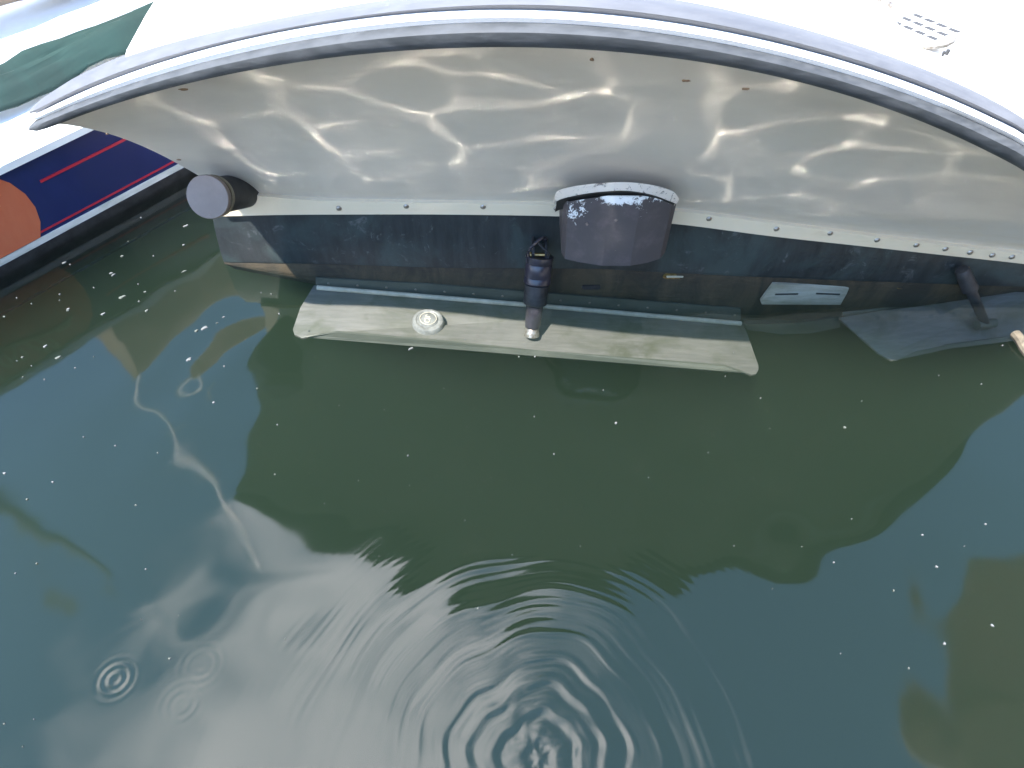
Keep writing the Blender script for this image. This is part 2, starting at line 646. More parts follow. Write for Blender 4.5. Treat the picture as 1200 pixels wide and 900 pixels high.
# image heights of the rail rows: bottom of black, top of black, top of white, top of upper strip
ROW0 = [(30, 162), (60, 149), (100, 134), (150, 117), (200, 102), (290, 84), (350, 73), (430, 63), (500, 57), (600, 55), (700, 60), (800, 69), (900, 89), (1000, 112), (1100, 152), (1200, 200)]
ROW1 = [(30, 149), (60, 133), (100, 117), (150, 100), (200, 85), (290, 65), (350, 47), (430, 36), (500, 30), (600, 28), (700, 34), (800, 44), (900, 62), (1000, 91), (1100, 126), (1200, 172)]
ROW2 = [(30, 143), (60, 124), (100, 107), (150, 88), (200, 71), (290, 50), (350, 33), (430, 22), (500, 15), (600, 15), (700, 19), (800, 29), (900, 50), (1000, 76), (1100, 112), (1200, 158)]
ROW3 = [(30, 128), (60, 108), (100, 86), (150, 67), (200, 55), (290, 34), (350, 19), (430, 7), (500, -3), (600, -8), (700, -6), (800, 3), (900, 27), (1000, 54), (1100, 90), (1200, 139)]
RZ = [(30, .350), (60, .362), (100, .380), (150, .400), (200, .418), (290, .445), (350, .460), (430, .474), (500, .481), (600, .485), (700, .484), (800, .476), (900, .465), (1000, .445), (1100, .416), (1200, .380)]


def polyrow(row, deg=6):
    a = np.array(row, float)
    x = (a[:, 0] - 600) / 600
    c = np.polyfit(x, a[:, 1], deg)
    return [(float(u), float(np.polyval(c, (u - 600) / 600))) for u in np.linspace(30, 1200, 40)]


ROW0, ROW1, ROW2, ROW3 = (polyrow(r) for r in (ROW0, ROW1, ROW2, ROW3))
RZ = polyrow(RZ, 4)


def rail_row(row, dy, extra_dz):
    pts = []
    for (u, v), (_, z) in zip(ROW0, RZ):
        p0 = atz(u, v, z)
        vv = interp(u, row)
        pts.append(aty(u, vv, p0.y + dy))
    # beyond the right edge of the frame the rail carries on round the quarter
    e = pts[-1]
    for d in ((.075, .012, -.040), (.17, .04, -.085), (.27, .10, -.125), (.36, .20, -.155), (.42, .36, -.17)):
        pts.append(e + Vector(d))
    return smooth_pts(pts, 110)


r0 = rail_row(ROW0, 0, 0)
r0m = rail_row([(a, b_ - .22 * (b_ - c)) for (a, b_), (_, c) in zip(ROW0, ROW1)], -.0045, 0)
r0n = rail_row([(a, b_ - .62 * (b_ - c)) for (a, b_), (_, c) in zip(ROW0, ROW1)], -.0055, 0)
r1 = rail_row(ROW1, .001, 0)
r1b = rail_row(ROW1, .004, 0)
r2m = rail_row([(a, .5 * (b_ + c)) for (a, b_), (_, c) in zip(ROW1, ROW2)], .000, 0)
r2 = rail_row(ROW2, .004, 0)
r2b = rail_row([(a, b_ - .5) for a, b_ in ROW2], .009, 0)
r3a = rail_row([(a, b_ - .35 * (b_ - c)) for (a, b_), (_, c) in zip(ROW2, ROW3)], .003, 0)
r3b = rail_row([(a, b_ - .75 * (b_ - c)) for (a, b_), (_, c) in zip(ROW2, ROW3)], .009, 0)
r3 = rail_row(ROW3, .020, 0)
NR = len(r0)


def back(row, dy=.045, dz=0.0):
    return [p + Vector((0, dy, dz)) for p in row]


def strip(name, rows, mat, label):
    ring = rows
    cols = []
    for i in range(NR):
        col = [r[i] for r in ring]
        f = {0: .30, 1: .78, 2: .94}.get(i, 1.0)
        c = sum(col, Vector()) / len(col)
        cols.append([c.lerp(p, f) for p in col])
    bm = loft(cols, close_v=True, caps=True)
    o = from_bm(name, bm, mat, boat, sharp=50)
    o['label'] = label
    return o


strip('rubber_fender_strip', [back(r0, .034, .003), r0, r0m, r0n, r1, back(r1, .03)], 'rubber', 'scuffed black rubber strip along the bottom of the rub rail')
strip('insert_strip', [back(r1b, .03), r1b, r2m, r2, back(r2, .03)], 'insert', 'bright white insert strip between two dark rail strips')
strip('upper_fender_strip', [back(r2b, .03), r2b, r3a, r3b, r3, back(r3, .03, -.004)], 'lilac', 'pale grey upper rail strip')

# chine line (bottom of the cream strip), and its top
CH = [(262, 252, .905), (330, 250.5, .908), (400, 250, .906), (520, 250, .900), (650, 252, .896), (720, 255.5, .890), (800, 262, .883), (900, 275, .874), (1000, 286, .867), (1100, 297, .859), (1200, 308, .852)]
chine = [aty(u, v, y - .004) for u, v, y in CH]
e = chine[-1]
chine += [e + Vector((.09, -.01, -.008)), e + Vector((.22, -.01, -.012)), e + Vector((.36, .02, -.014))]
chine = smooth_pts(chine, NR)
CT = [(256, 222), (330, 230), (400, 234), (520, 236), (650, 238), (720, 240), (800, 246), (900, 259), (1000, 272), (1100, 284.5), (1200, 296)]
ctop = [aty(u, v, y - .007) for (u, v), (_, _, y) in zip(CT, CH)]
e = ctop[-1]
ctop += [e + Vector((.09, -.01, -.008)), e + Vector((.22, -.01, -.012)), e + Vector((.36, .02, -.014))]
ctop = smooth_pts(ctop, NR)

# counter: the overhanging underside between the rail and the cream strip
cols = []
for i in range(NR):
    a, b_ = r0[i] + Vector((0, .026, .002)), ctop[i] + Vector((0, .004, .000))
    col = []
    for j in range(15):
        s = j / 14
        p = a.lerp(b_, s)
        bulge = math.sin(PI * s ** .8) * .020
        p = p + Vector((0, .68, .72)) * bulge
        col.append(p)
    cols.append(col + [p + Vector((0, .010, .008)) for p in col[::-1]])
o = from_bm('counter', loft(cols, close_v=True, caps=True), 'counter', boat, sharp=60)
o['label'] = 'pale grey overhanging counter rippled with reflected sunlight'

# cream strip with rivets
cols = [[ctop[i], ctop[i] + Vector((0, -.004, -.0005)), chine[i] + Vector((0, -.004, .0005)), chine[i], chine[i] + Vector((0, .012, 0)), ctop[i] + Vector((0, .012, 0))] for i in range(NR)]
st_ = from_bm('chine_strip', loft(cols, close_v=True, caps=True), 'chine', boat, sharp=40)
st_['label'] = 'cream riveted strip along the foot of the counter'
riv = None
RIV = [(397, 244), (476, 241.5), (566, 242), (652, 244), (831, 256), (910, 268), (973, 273), (1028, 281), (1074, 287), (1108, 291.5), (1137, 295.5), (1163, 299), (1186, 301)]
for u, v in RIV:
    yy = interp(u, [(a, c) for a, _, c in CH]) - .0098
    p = aty(u, v, yy)
    if riv is None:
        bm = lathe((0, 0, 0), (0, -1, 0.1), [(-.002, .0), (-.002, .0044), (.0006, .0044), (.0016, .0036), (.0026, .0022), (.003, 0)], 14)
        riv = from_bm('rivet', bm, 'rivet', st_)
        riv0 = riv
        riv0.location = riv0.location + p
    else:
        c = riv0.copy()
        COL.objects.link(c)
        c.location = Vector(riv0.location) - Vector(riv_p) + p
    riv_p = riv_p if riv is not None and 'riv_p' in globals() else p

# brown chips high on the counter
for u, v, w_, h_ in ((805, 95, 7, 2.4), (872, 103, 5, 2), (212, 105, 6, 3), (694, 67, 3, 3), (122, 168, 2.4, 1.2), (208, 187, 4, 1.6)):
    # find the counter point behind this pixel by marching the lofted columns
    best = None
    for col in cols_counter if 'cols_counter' in globals() else []:
        pass
cols_counter = []
for i in range(NR):
    a, b_ = r0[i] + Vector((0, .026, .002)), ctop[i] + Vector((0, .004, .0))
    cols_counter.append([a.lerp(b_, j / 60) + Vector((0, .68, .72)) * (math.sin(PI * (j / 60) ** .8) * .020) for j in range(61)])


def project(p):
    d = p - EYE
    z = d.dot(FW)
    return 600 + FPX * d.x / z, 450 - FPX * d.dot(UP) / z


CPROJ = [(project(p), p) for col in cols_counter for p in col]


def counter_point(u, v):
    return min(CPROJ, key=lambda q: (q[0][0] - u) ** 2 + (q[0][1] - v) ** 2)[1]


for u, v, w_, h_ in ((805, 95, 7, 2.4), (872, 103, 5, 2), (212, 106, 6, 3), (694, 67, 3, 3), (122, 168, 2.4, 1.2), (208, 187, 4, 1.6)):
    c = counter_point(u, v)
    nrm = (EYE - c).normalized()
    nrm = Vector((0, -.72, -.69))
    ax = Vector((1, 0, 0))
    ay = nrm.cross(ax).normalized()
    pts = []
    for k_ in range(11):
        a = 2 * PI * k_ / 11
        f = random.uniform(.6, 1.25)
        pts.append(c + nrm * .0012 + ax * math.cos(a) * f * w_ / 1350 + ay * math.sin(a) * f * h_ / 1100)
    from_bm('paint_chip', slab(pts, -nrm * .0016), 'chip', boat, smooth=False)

# dark band of the transom, down to just under the water
WL = [(262, 303, .914), (400, 306, .909), (520, 310, .901), (700, 311, .897), (850, 319, .881), (1000, 325, .867), (1200, 332, .852)]


def wly(u):
    return interp(u, [(a, c) for a, _, c in WL])


US = [262, 330, 400, 460, 520, 600, 650, 700, 790, 850, 900, 1000, 1050, 1120, 1200]
chv = [(a, b_) for a, b_, _ in CH]
topl = [aty(u + (0 if u > 262 else -14), interp(u, chv) - 2, interp(u, [(a, c) for a, _, c in CH])) for u in US]
botl = [atz(u, interp(u, [(a, b_) for a, b_, _ in WL]) + 4, -.004) for u in US]
HNG = [(262, 303, .915), (370, 331, .908), (620, 352, .897), (870, 373, .884), (985, 371, .876), (1200, 338, .856)]
hin = [aty(u, interp(u, [(a, b_) for a, b_, _ in HNG]) + 2, interp(u, [(a, c) for a, _, c in HNG]) + .002) for u in US]
for L in (topl, botl, hin):
    e = L[-1]
    L += [e + Vector((.1, -.008, 0)), e + Vector((.25, -.008, 0)), e + Vector((.45, .01, 0))]
n_us = len(topl)
sub = [[topl[i].lerp(botl[i], j / 4) + Vector((0, -.003 * math.sin(PI * j / 4), 0)) for j in range(5)] for i in range(n_us)]
from_bm('transom_band', loft([c + [c[-1] + Vector((0, .04, 0)), c[0] + Vector((0, .04, 0))] for c in sub], close_v=True, caps=True), 'band', boat)['label'] = 'dark blue-black transom band with salt streaks'
deep = []
for i in range(n_us):
    a = botl[i] + Vector((0, .001, -.001))
    h = hin[i]
    if h.z > a.z - .004:
        h = a + Vector((0, 0, -.004))
    deep.append([a, a.lerp(h, .5) + Vector((0, -.001, 0)), h, h + Vector((0, .03, -.035)), h + Vector((0, .6, -.12)), a + Vector((0, .6, .0))])
from_bm('submerged_transom', loft(deep, close_v=True, caps=True), 'slime', boat)['label'] = 'slimy brown transom below the waterline'

# hull body behind the transom, sides and swim deck
left_t = topl[0]
bm = bmesh.new()
bmesh.ops.create_cube(bm, size=1)
bmesh.ops.scale(bm, vec=(1.52, 2.2, .40), verts=bm.verts)
bmesh.ops.translate(bm, vec=(.335, 2.06, .07), verts=bm.verts)
bmesh.ops.bevel(bm, geom=[e_ for e_ in bm.edges if abs((e_.verts[0].co - e_.verts[1].co).y) > 1], offset=.08, segments=3, affect='EDGES')
from_bm('hull', bm, 'gelcoat', boat)

dk = []
inner = back(r3, .012, -.003)
for i in range(NR):
    p = inner[i]
    s = i / (NR - 1)
    q = Vector((p.x * 1.06, 1.7, .50))
    q.x = max(p.x - .05, -.62) if s < .5 else p.x + .04
    row = [p + Vector((0, .004, -.030)), p, p + Vector((0, .010, .0045))]
    for f in (.08, .2, .4, .7, 1.0):
        c = p.lerp(q, f)
        c.z = p.z + .006 + (.50 - p.z) * f * .85
        row.append(c)
    dk.append(row)
# the deck starts at its own left edge; left of it the rail runs on alone
i0 = min(range(NR), key=lambda i: abs(project(inner[i])[0] - 150))
dk = dk[i0:]
bm = loft(dk)
o = from_bm('swim_deck', bm, 'gelcoat', boat, sharp=60)
sol = o.modifiers.new('thickness', 'SOLIDIFY')
sol.thickness = .014
sol.offset = -1

# cabin wall far up the deck
bm = slab([(-.45, 1.62, .42), (1.25, 1.62, .42), (1.15, 1.90, 1.05), (-.35, 1.90, 1.05)], (0, .5, 0), .02)
from_bm('cockpit_bulkhead', bm, 'gelcoat', boat)

# ---- louvred vent on the deck
def deck_z(u, v):
    # deck height under a pixel, by marching
    P_ = [(project(p), p) for r in DK2 for p in r]
    return min(P_, key=lambda q: (q[0][0] - u) ** 2 + (q[0][1] - v) ** 2)[1].z


DK2 = [[r[a].lerp(r[a + 1], f / 8) for a in range(2, 7) for f in range(8)] for r in dk]
vz = deck_z(1075, 40) + .002
ax = (atz(1104, 51, vz) - atz(1047, 27, vz)).normalized()
ay = Vector((-ax.y, ax.x, 0))
vc = atz(1075, 39, vz)
hw = (atz(1104, 51, vz) - atz(1047, 27, vz)).length / 2 + .004
hh = .5 * (atz(1083, 17, vz) - atz(1072, 56, vz)).length * .9


def capsule(c, ax, ay, hw, hh, n=10):
    pts = []
    for k_ in range(n + 1):
        a = -PI / 2 + PI * k_ / n
        pts.append(c + ax * (hw - hh + hh * math.cos(a)) + ay * hh * math.sin(a))
    for k_ in range(n + 1):
        a = PI / 2 + PI * k_ / n
        pts.append(c + ax * (-(hw - hh) + hh * math.cos(a)) + ay * hh * math.sin(a))
    return pts


vent = from_bm('louvre_vent', slab(capsule(vc, ax, ay, hw, hh), (0, 0, .005), .0012), 'insert', boat)
from_bm('vent_seal', slab(capsule(vc - Vector((0, 0, .001)), ax, ay, hw + .0014, hh + .0014), (0, 0, .0025)), 'rivet', vent, smooth=False)
vent['label'] = 'white oval louvre vent with three rows of dark slots'
for r_ in range(3):
    for k_ in range(4):
        c = vc + ax * ((k_ - 1.45 + (.0 if r_ else .15)) * hw * .42 - hw * .02) + ay * ((r_ - 1) * hh * .40 + hh * .15) + Vector((0, 0, .0045))
        from_bm('slot', slab([c + ax * sx_ * hw * .155 + ay * sy_ * hh * .075 for sx_, sy_ in ((-1, -1), (1, -1), (1, 1), (-1, 1))], (0, 0, .0009)), 'slot', vent, smooth=False)
for u, v, r_ in ((1108, 46, .0016), (1111, 60, .0016), (1106, 62, .0012)):
    from_bm('deck_screw', lathe(atz(u, v, vz), (0, 0, 1), [(-.003, 0), (-.003, r_), (.0012, r_), (.0018, 0)], 10), 'slot', boat)
sp0 = [atz(u, v, deck_z(u, v) + .003) for u, v in ((1012, -12), (1026, -2), (1045, 8))]
from_bm('worn_strap', tube(sp0, .0035, 8), 'rivet', boat)

# ---- exhaust box under the counter
ex = empty('exhaust_box', (0, 0, 0), None, None)
for k_ in ('label', 'category'):
    if k_ in ex:
        del ex[k_]
ex.parent = boat
ex.location = -Vector(boat.location)
ex['label'] = 'dark grey faceted exhaust box with peeling white paint and cream flange'
def counter_z(x, y):
    """height of the counter above a plan point"""
    col = min(cols_counter, key=lambda c: min(abs(q.x - x) + abs(q.y - y) for q in c[::6]))
    return min(col, key=lambda q: abs(q.y - y)).z


plan = []      # plan outline from the left rear round the front to the right rear
zb = .086
for u, yy in ((659, .890), (659, .812), (664, .797), (680, .790), (712, .781), (747, .781), (768, .788), (783, .797), (788, .812), (788, .890)):
    r = ray(u, 262)
    plan.append((r.x * min(yy, .82) / r.y, yy))
cx = sum(p[0] for p in plan) / len(plan)
NP = len(plan)
rings = []
for kind, f, dyy in (('top', 1.0, 0), ('mid', .99, .001), ('low', .985, .002), ('lip', .982, .002), ('end', .96, .008)):
    ring_ = []
    for k_, (x, y) in enumerate(plan):
        zt = aty(722, 226 + 10 * abs(x / .82 * .82 - cx) / .07, min(y, .80)).z if y < .86 else .11
        z = {'top': zt, 'mid': zt * .6 + zb * .4, 'low': zt * .15 + zb * .85, 'lip': zb + .004, 'end': zb}[kind]
        ring_.append(Vector((cx + (x - cx) * f, y + (dyy if 0 < k_ < NP - 1 else 0), z)))
    rings.append(ring_)
bm = loft(rings, close_v=True)
bm.verts.ensure_lookup_table()
bm.faces.new([bm.verts[NP * 4 + k_] for k_ in range(NP)])
from_bm('box_body', bm, 'boxpaint', ex, sharp=14)
FT = smooth_pts([aty(u, v, y) for u, v, y in ((650, 233, .800), (653, 224, .792), (672, 218.5, .782), (703, 214.5, .776), (735, 213.5, .774), (765, 217, .777), (788, 224, .786), (796, 233, .794))], 40)
FB = smooth_pts([aty(u, v, y) for u, v, y in ((652, 236, .800), (660, 232.5, .792), (680, 228, .782), (706, 224.5, .776), (735, 223.5, .774), (763, 228, .777), (783, 235, .786), (793, 239, .794))], 40)
rows = []
for i, (a, b_) in enumerate(zip(FT, FB)):
    e = .25 + .75 * math.sin(PI * i / 39) ** .5
    rows.append([a, b_, b_ + Vector((0, .012 * e, .002)), b_ + Vector((0, .045, -.045)) * e, a + Vector((0, .045, -.050)) * e])
from_bm('box_flange', loft(rows, close_v=True, caps=True), 'flake', ex, sharp=30)['label'] = 'flaking cream flange on top of the box'
rows = []
for a, b_ in zip(FT, FB):
    m0 = b_.lerp(FB[20], .02) + Vector((0, .004, 0))
    rows.append([m0 + Vector((0, 0, .002)), m0 + Vector((0, 0, -.0035)), m0 + Vector((0, .03, -.040)), m0 + Vector((0, .03, -.036))])
from_bm('box_gasket', loft(rows, close_v=True, caps=True), 'black', ex, sharp=30)
for u, v, y in ((688, 263, .7865), (722, 258, .781), (721, 293, .784), (737, 289, .784)):
    p = aty(u, v, y)
    from_bm('box_bolt', lathe(p + Vector((0, .003, 0)), (0, -1, 0), [(-.002, 0), (-.002, .0018), (.0035, .0018), (.0045, 0)], 8), 'capgrey', ex)

# ---- round side exhaust with a grey flap at the left corner
sp_ = empty('side_exhaust', (0, 0, 0), None, None)
sp_.parent = boat
sp_.location = -Vector(boat.location)
sp_['label'] = 'round exhaust outlet with flat grey flap at the left corner'
P1 = aty(243, 231, .800)
P0 = aty(300, 238, .915)
axd = (P1 - P0).normalized()
axd = Vector((-.02, -.84, .46)).normalized()
R_ = .0290
from_bm('outlet_pipe', lathe(P1 - axd * .130, axd, [(0, 0), (0, R_ * .86), (.112, R_ * .86), (.115, R_ * .84), (.115, 0)], 40), 'black', sp_)
from_bm('tan_ring', lathe(P1 - axd * .024, axd, [(0, 0), (0, R_ * .95), (.002, R_ * .98), (.006, R_ * .98), (.008, R_ * .95), (.008, 0)], 40), 'ringtan', sp_)
from_bm('outlet_flap', lathe(P1 - axd * .010, axd, [(0, 0), (0, R_ * .97), (.002, R_), (.008, R_), (.010, R_ * .97), (.0102, R_ * .5), (.0104, 0)], 48), 'capgrey', sp_)['label'] = 'flat pale grey disc closing the outlet'

# ---- trim tabs
def tabmesh(poly, th=.004):
    return slab(poly, (0, 0, -th), .0008)


tab = empty('trim_tab', (0, 0, 0), None, None)
tab.parent = boat
tab.location = -Vector(boat.location)
tab['label'] = 'long stainless trim tab with round zinc and black ram just under water'


def tabY(u, v):
    # plane through hinge and trailing edge
    hv = interp(u, [(340, 332), (370, 333), (870, 375), (900, 378)])
    tv = interp(u, [(340, 392), (395, 389), (640, 411), (850, 429), (900, 437)])
    hy = interp(u, [(340, .907), (870, .882), (900, .880)])
    ty = interp(u, [(340, .805), (870, .775), (900, .770)])
    return hy + (ty - hy) * (v - hv) / (tv - hv)


def T(u, v, up=0.0):
    return aty(u, v, tabY(u, v)) + Vector((0, 0, up))


poly = [T(368, 334), T(500, 344), T(640, 355.5), T(760, 366), T(869, 375), T(876, 392), T(889, 428), T(889, 433), T(886, 438), T(880, 439), T(868, 434), T(850, 429), T(640, 411), T(395, 389), T(375, 391), T(354, 396), T(345, 392), T(343, 386), T(352, 360)]
from_bm('tab_plate', tabmesh(poly), 'stainless', tab, sharp=30)
fg = [T(352, 396.5), T(395, 389.5), T(640, 411.5), T(850, 429.5), T(878, 439)]
fl2 = [p + Vector((0, .005, -.020 if 0 < i < 4 else -.002)) for i, p in enumerate(fg)]
from_bm('tab_flange', slab(fg + fl2[::-1], (0, .004, 0)), 'flange', tab, smooth=False)
hp = [T(372, 337, .003), T(500, 347.5, .003), T(640, 359, .003), T(868, 379, .003)]
hq = [T(372, 341, .003), T(500, 351.5, .003), T(640, 363, .003), T(868, 383, .003)]
from_bm('hinge_pin', tube([a.lerp(b_, .4) for a, b_ in zip(hp, hq)], .0042, 10), 'hinge', tab)
hleaf = [aty(u, v, y) for u, v, y in ((370, 326, .9035), (500, 333, .898), (640, 344, .891), (868, 362, .879))] + [aty(u, v, y) for u, v, y in ((868, 377, .878), (640, 357, .890), (500, 345, .897), (370, 335, .9025))]
hl = from_bm('hinge_leaf', slab(hleaf, (0, .003, 0)), 'flange', tab, smooth=False)
for k_ in range(15):
    u = 385 + k_ * 34
    v = interp(u, [(370, 331), (500, 340), (640, 350.5), (868, 369.5)])
    p = aty(u, v, interp(u, [(370, .9035), (500, .898), (640, .891), (868, .879)]))
    if k_ == 0:
        hs = from_bm('hinge_screw', lathe((0, 0, 0), (0, -1, 0), [(-.002, 0), (-.002, .0022), (.001, .0022), (.0018, 0)], 8), 'rivet', hl)
        hsb = Vector(hs.location)
        hs.location = hsb + p
    else:
        c = hs.copy()
        COL.objects.link(c)
        c.location = hsb + p
# zinc anode disc with moulded emblem
zc = T(502, 379, .002)
nz = (T(540, 380) - T(480, 378)).cross(T(505, 350) - T(505, 400)).normalized()
if nz.z < 0:
    nz = -nz
zn = from_bm('round_zinc', lathe(zc, nz, [(-.002, 0), (-.002, .0270), (.004, .0262), (.0068, .0240), (.0074, .0205), (.0062, .0190), (.0062, .0165), (.0085, .0150), (.0098, .008), (.0100, 0)], 44), 'zinc', tab)
zn['label'] = 'bright round zinc disc with a moulded emblem'
_, xa, ya = frame(nz)
if xa.x < 0:
    xa = -xa
ya = nz.cross(xa).normalized()
def emb(pts, r_=.0008):
    return tube([zc + nz * .0102 + xa * a * .001 + ya * b_ * .001 for a, b_ in pts], r_, 6)
from_bm('emblem', emb([(-5 + 4 * math.cos(a), 1 + 4 * math.sin(a)) for a in [PI * .3 + k_ * .35 for k_ in range(14)]]), 'hinge', zn)
from_bm('emblem', emb([(0, -4), (0, 6)]), 'hinge', zn)
from_bm('emblem', emb([(3, -3), (4, 4), (6.5, 4.5), (8, 2)]), 'hinge', zn)
from_bm('emblem', emb([(13.5 * math.cos(a), 13.5 * math.sin(a)) for a in [k_ * .2 for k_ in range(32)]], .0006), 'hinge', zn)

# ram of the trim tab
ram = empty('trim_ram', (0, 0, 0), None, None)
ram.parent = boat
ram.location = -Vector(boat.location)
ram['label'] = 'black trim ram running from the transom down to the tab'
A = aty(632, 305, .862)
B = T(623, 397, .010)
ad_ = (B - A).normalized()
L_ = (B - A).length
def seg(name, s0, s1, ra, rb, mat, n=28, ribs=0):
    prof = [(0, 0), (0, ra * .9), (.0015, ra)]
    if ribs:
        for q in range(ribs):
            z0 = (s1 - s0) * (q + .5) / ribs
            prof += [(z0 - .001, ra), (z0, ra * .97), (z0 + .001, ra)]
    prof += [(s1 - s0 - .0015, rb), (s1 - s0, rb * .9), (s1 - s0, 0)]
    return from_bm(name, lathe(A + ad_ * s0, ad_, prof, n), mat, ram)
seg('ram_cap', -.006, L_ * .30, .0212, .0216, 'steel_dark', ribs=2)
seg('ram_body', L_ * .30 + .0005, L_ * .58, .0196, .0190, 'black')
seg('ram_rod', L_ * .58 + .0005, L_ - .012, .0145, .0125, 'steel_dark')
seg('ram_foot', L_ - .0125, L_ + .003, .011, .013, 'rivet', 16)
for sx_ in (-1, 1):
    c = A + Vector((sx_ * .010, .004, .012))
    from_bm('bracket_lug', slab([c + Vector((-.002, -.010, -.016)), c + Vector((-.002, .03, -.012)), c + Vector((-.002, .034, .010)), c + Vector((-.002, .002, .014)), c + Vector((-.002, -.010, .006))], (.004, 0, 0), .0008), 'black', ram)
from_bm('bracket_bolt', lathe(A + Vector((-.021, -.002, .012)), (1, 0, 0), [(.003, 0), (.003, .0044), (.008, .0048), (.009, .0030), (.034, .0030), (.034, 0)], 14), 'brass', ram)
from_bm('cable_loop', tube(smooth_pts([A + Vector(q) for q in ((-.014, -.004, .004), (-.018, -.008, .022), (-.008, -.006, .036), (.004, .004, .040), (.010, .016, .030), (.006, .030, .016))], 20), .0022, 8), 'steel_dark', ram)
from_bm('cable_loop', tube(smooth_pts([A + Vector(q) for q in ((.012, -.006, .004), (.014, -.006, .018), (.004, -.002, .026), (-.004, .012, .028), (.000, .030, .02))], 16), .0018, 8), 'black', ram)
from_bm('ram_clamp', lathe(A + ad_ * -.0045, ad_, [(-.002, .010), (-.002, .0225), (.0, .0225), (.0, .010)], 24), 'steel_dark', ram)

# second tab, right
tab2 = empty('trim_tab', (0, 0, 0), None, None)
tab2.parent = boat
tab2.location = -Vector(boat.location)
tab2['label'] = 'right hand trim tab half lost in murky water'


def T2(u, v):
    hv = interp(u, [(985, 372), (1200, 338)])
    return aty(u, v, .872 - (v - hv) / 60 * .085)


poly = [T2(983, 372), T2(1060, 359), T2(1200, 337), T2(1330, 318), T2(1330, 372), T2(1200, 392), T2(1110, 404), T2(1074, 411), T2(1052, 421), T2(1045, 422), T2(1030, 414)]
from_bm('tab_plate', tabmesh(poly), 'stainless', tab2, sharp=30)
from_bm('tab_flange', slab([T2(1046, 423), T2(1076, 411.5), T2(1110, 404.5), T2(1200, 392.5), T2(1200, 398), T2(1110, 409)], (0, .003, -.001)), 'flange', tab2, smooth=False)
from_bm('hinge_pin', tube([T2(986, 370) + Vector((0, 0, .004)), T2(1060, 358) + Vector((0, 0, .004)), T2(1300, 322) + Vector((0, 0, .004))], .0045, 8), 'flange', tab2)
ram2 = empty('trim_ram', (0, 0, 0), None, None)
ram2.parent = boat
ram2.location = -Vector(boat.location)
ram2['label'] = 'right hand black ram leaning to the right'
A2, B2 = aty(1128, 318, .835), T2(1152, 384) + Vector((0, 0, .008))
d2 = (B2 - A2).normalized()
from_bm('ram_body', lathe(A2, d2, [(-.004, 0), (-.004, .009), (.0, .011), (.04, .012), (.041, .008), ((B2 - A2).length, .007), ((B2 - A2).length, 0)], 20), 'black', ram2)
from_bm('ram_foot', lathe(B2, Vector((1, .2, 0)), [(-.016, 0), (-.016, .008), (.016, .008), (.016, 0)], 12), 'flange', ram2)

# anode plate, fittings and keel step between the tabs
an = [aty(u, v, .8665) for u, v in ((906, 333), (996, 336), (992, 345), (985, 357.5), (893, 357), (891, 353))]
anp = from_bm('anode_plate', slab(an, (0, .006, 0), .001), 'anode', boat)
anp['label'] = 'pale worn anode plate under water between the tabs'
for (u0, v0, u1, v1) in ((908, 346, 935, 345.5), (956, 345, 984, 346)):
    a, b_ = aty(u0, v0, .8655), aty(u1, v1, .8655)
    from_bm('anode_slot', slab([a, b_, b_ + Vector((0, 0, .003)), a + Vector((0, 0, .003))], (0, .0006, 0)), 'slot', anp, smooth=False)
a = [aty(u, v, .874) for u, v in ((872, 379), (930, 380), (985, 371), (985, 384), (950, 391), (915, 392), (875, 387))]
from_bm('keel_step', slab(a, (0, .03, -.012), .002), 'flange', boat)['label'] = 'dull pale keel step between the two tabs'
fp = aty(791, 324, .884)
from_bm('brass_fitting', slab(capsule(fp, Vector((1, 0, 0)), Vector((0, 0, 1)), .020, .0055), (0, .004, 0), .001), 'brass', boat)
fp = aty(791, 324.5, .883)
from_bm('fitting_slot', slab(capsule(fp, Vector((1, 0, 0)), Vector((0, 0, 1)), .014, .0018), (0, .001, 0)), 'hinge', boat, smooth=False)
fp = aty(693, 337, .892)
from_bm('intake_grille', slab(capsule(fp, Vector((1, 0, 0)), Vector((0, 0, 1)), .016, .0042), (0, .004, 0), .001), 'steel_dark', boat)
fp = aty(1060, 336, .862)
from_bm('brass_fitting', slab(capsule(fp, Vector((1, 0, 0)), Vector((0, 0, 1)), .013, .005), (0, .004, 0), .001), 'brass', boat)

# ------------------------------------------------------------------ neighbouring navy boat
navy = empty('sailing_boat', (-.8, .95, 0), 'navy blue sailing boat with orange disc, red pinstripe and white deck at left', 'sailing boat')
n2d = Vector((.83, -.56, 0)).normalized()
d2d = Vector((.56, .83, 0)).normalized()
W0 = Vector((-.84, .89, 0)) + n2d * .022
SH = .165


def hullpt(s, z):
    """s metres along the waterline from W0, z height; the side flares outward"""
    f = z / SH
    bow = max(0.0, s - .9)
    p = W0 + d2d * s + n2d * (.022 * f ** 1.25 if f > 0 else .10 * f)
    p = p - n2d * (.30 * bow * bow) - n2d * .45 * max(0, -s) ** 2
    p.z = z + .02 * max(0, s) * f
    return p


ss = [-1.8 + k_ * .1 for k_ in range(38)]
zs = [-.10, -.03, .0, .010, .022, .024, .05, .08, .11, .14, .165, SH]
from_bm('hull', loft([[hullpt(s, z) for z in zs] + [hullpt(s, SH) - n2d * .9, hullpt(s, -.1) - n2d * .8] for s in ss], close_v=True, caps=True), 'navy', navy, sharp=45)


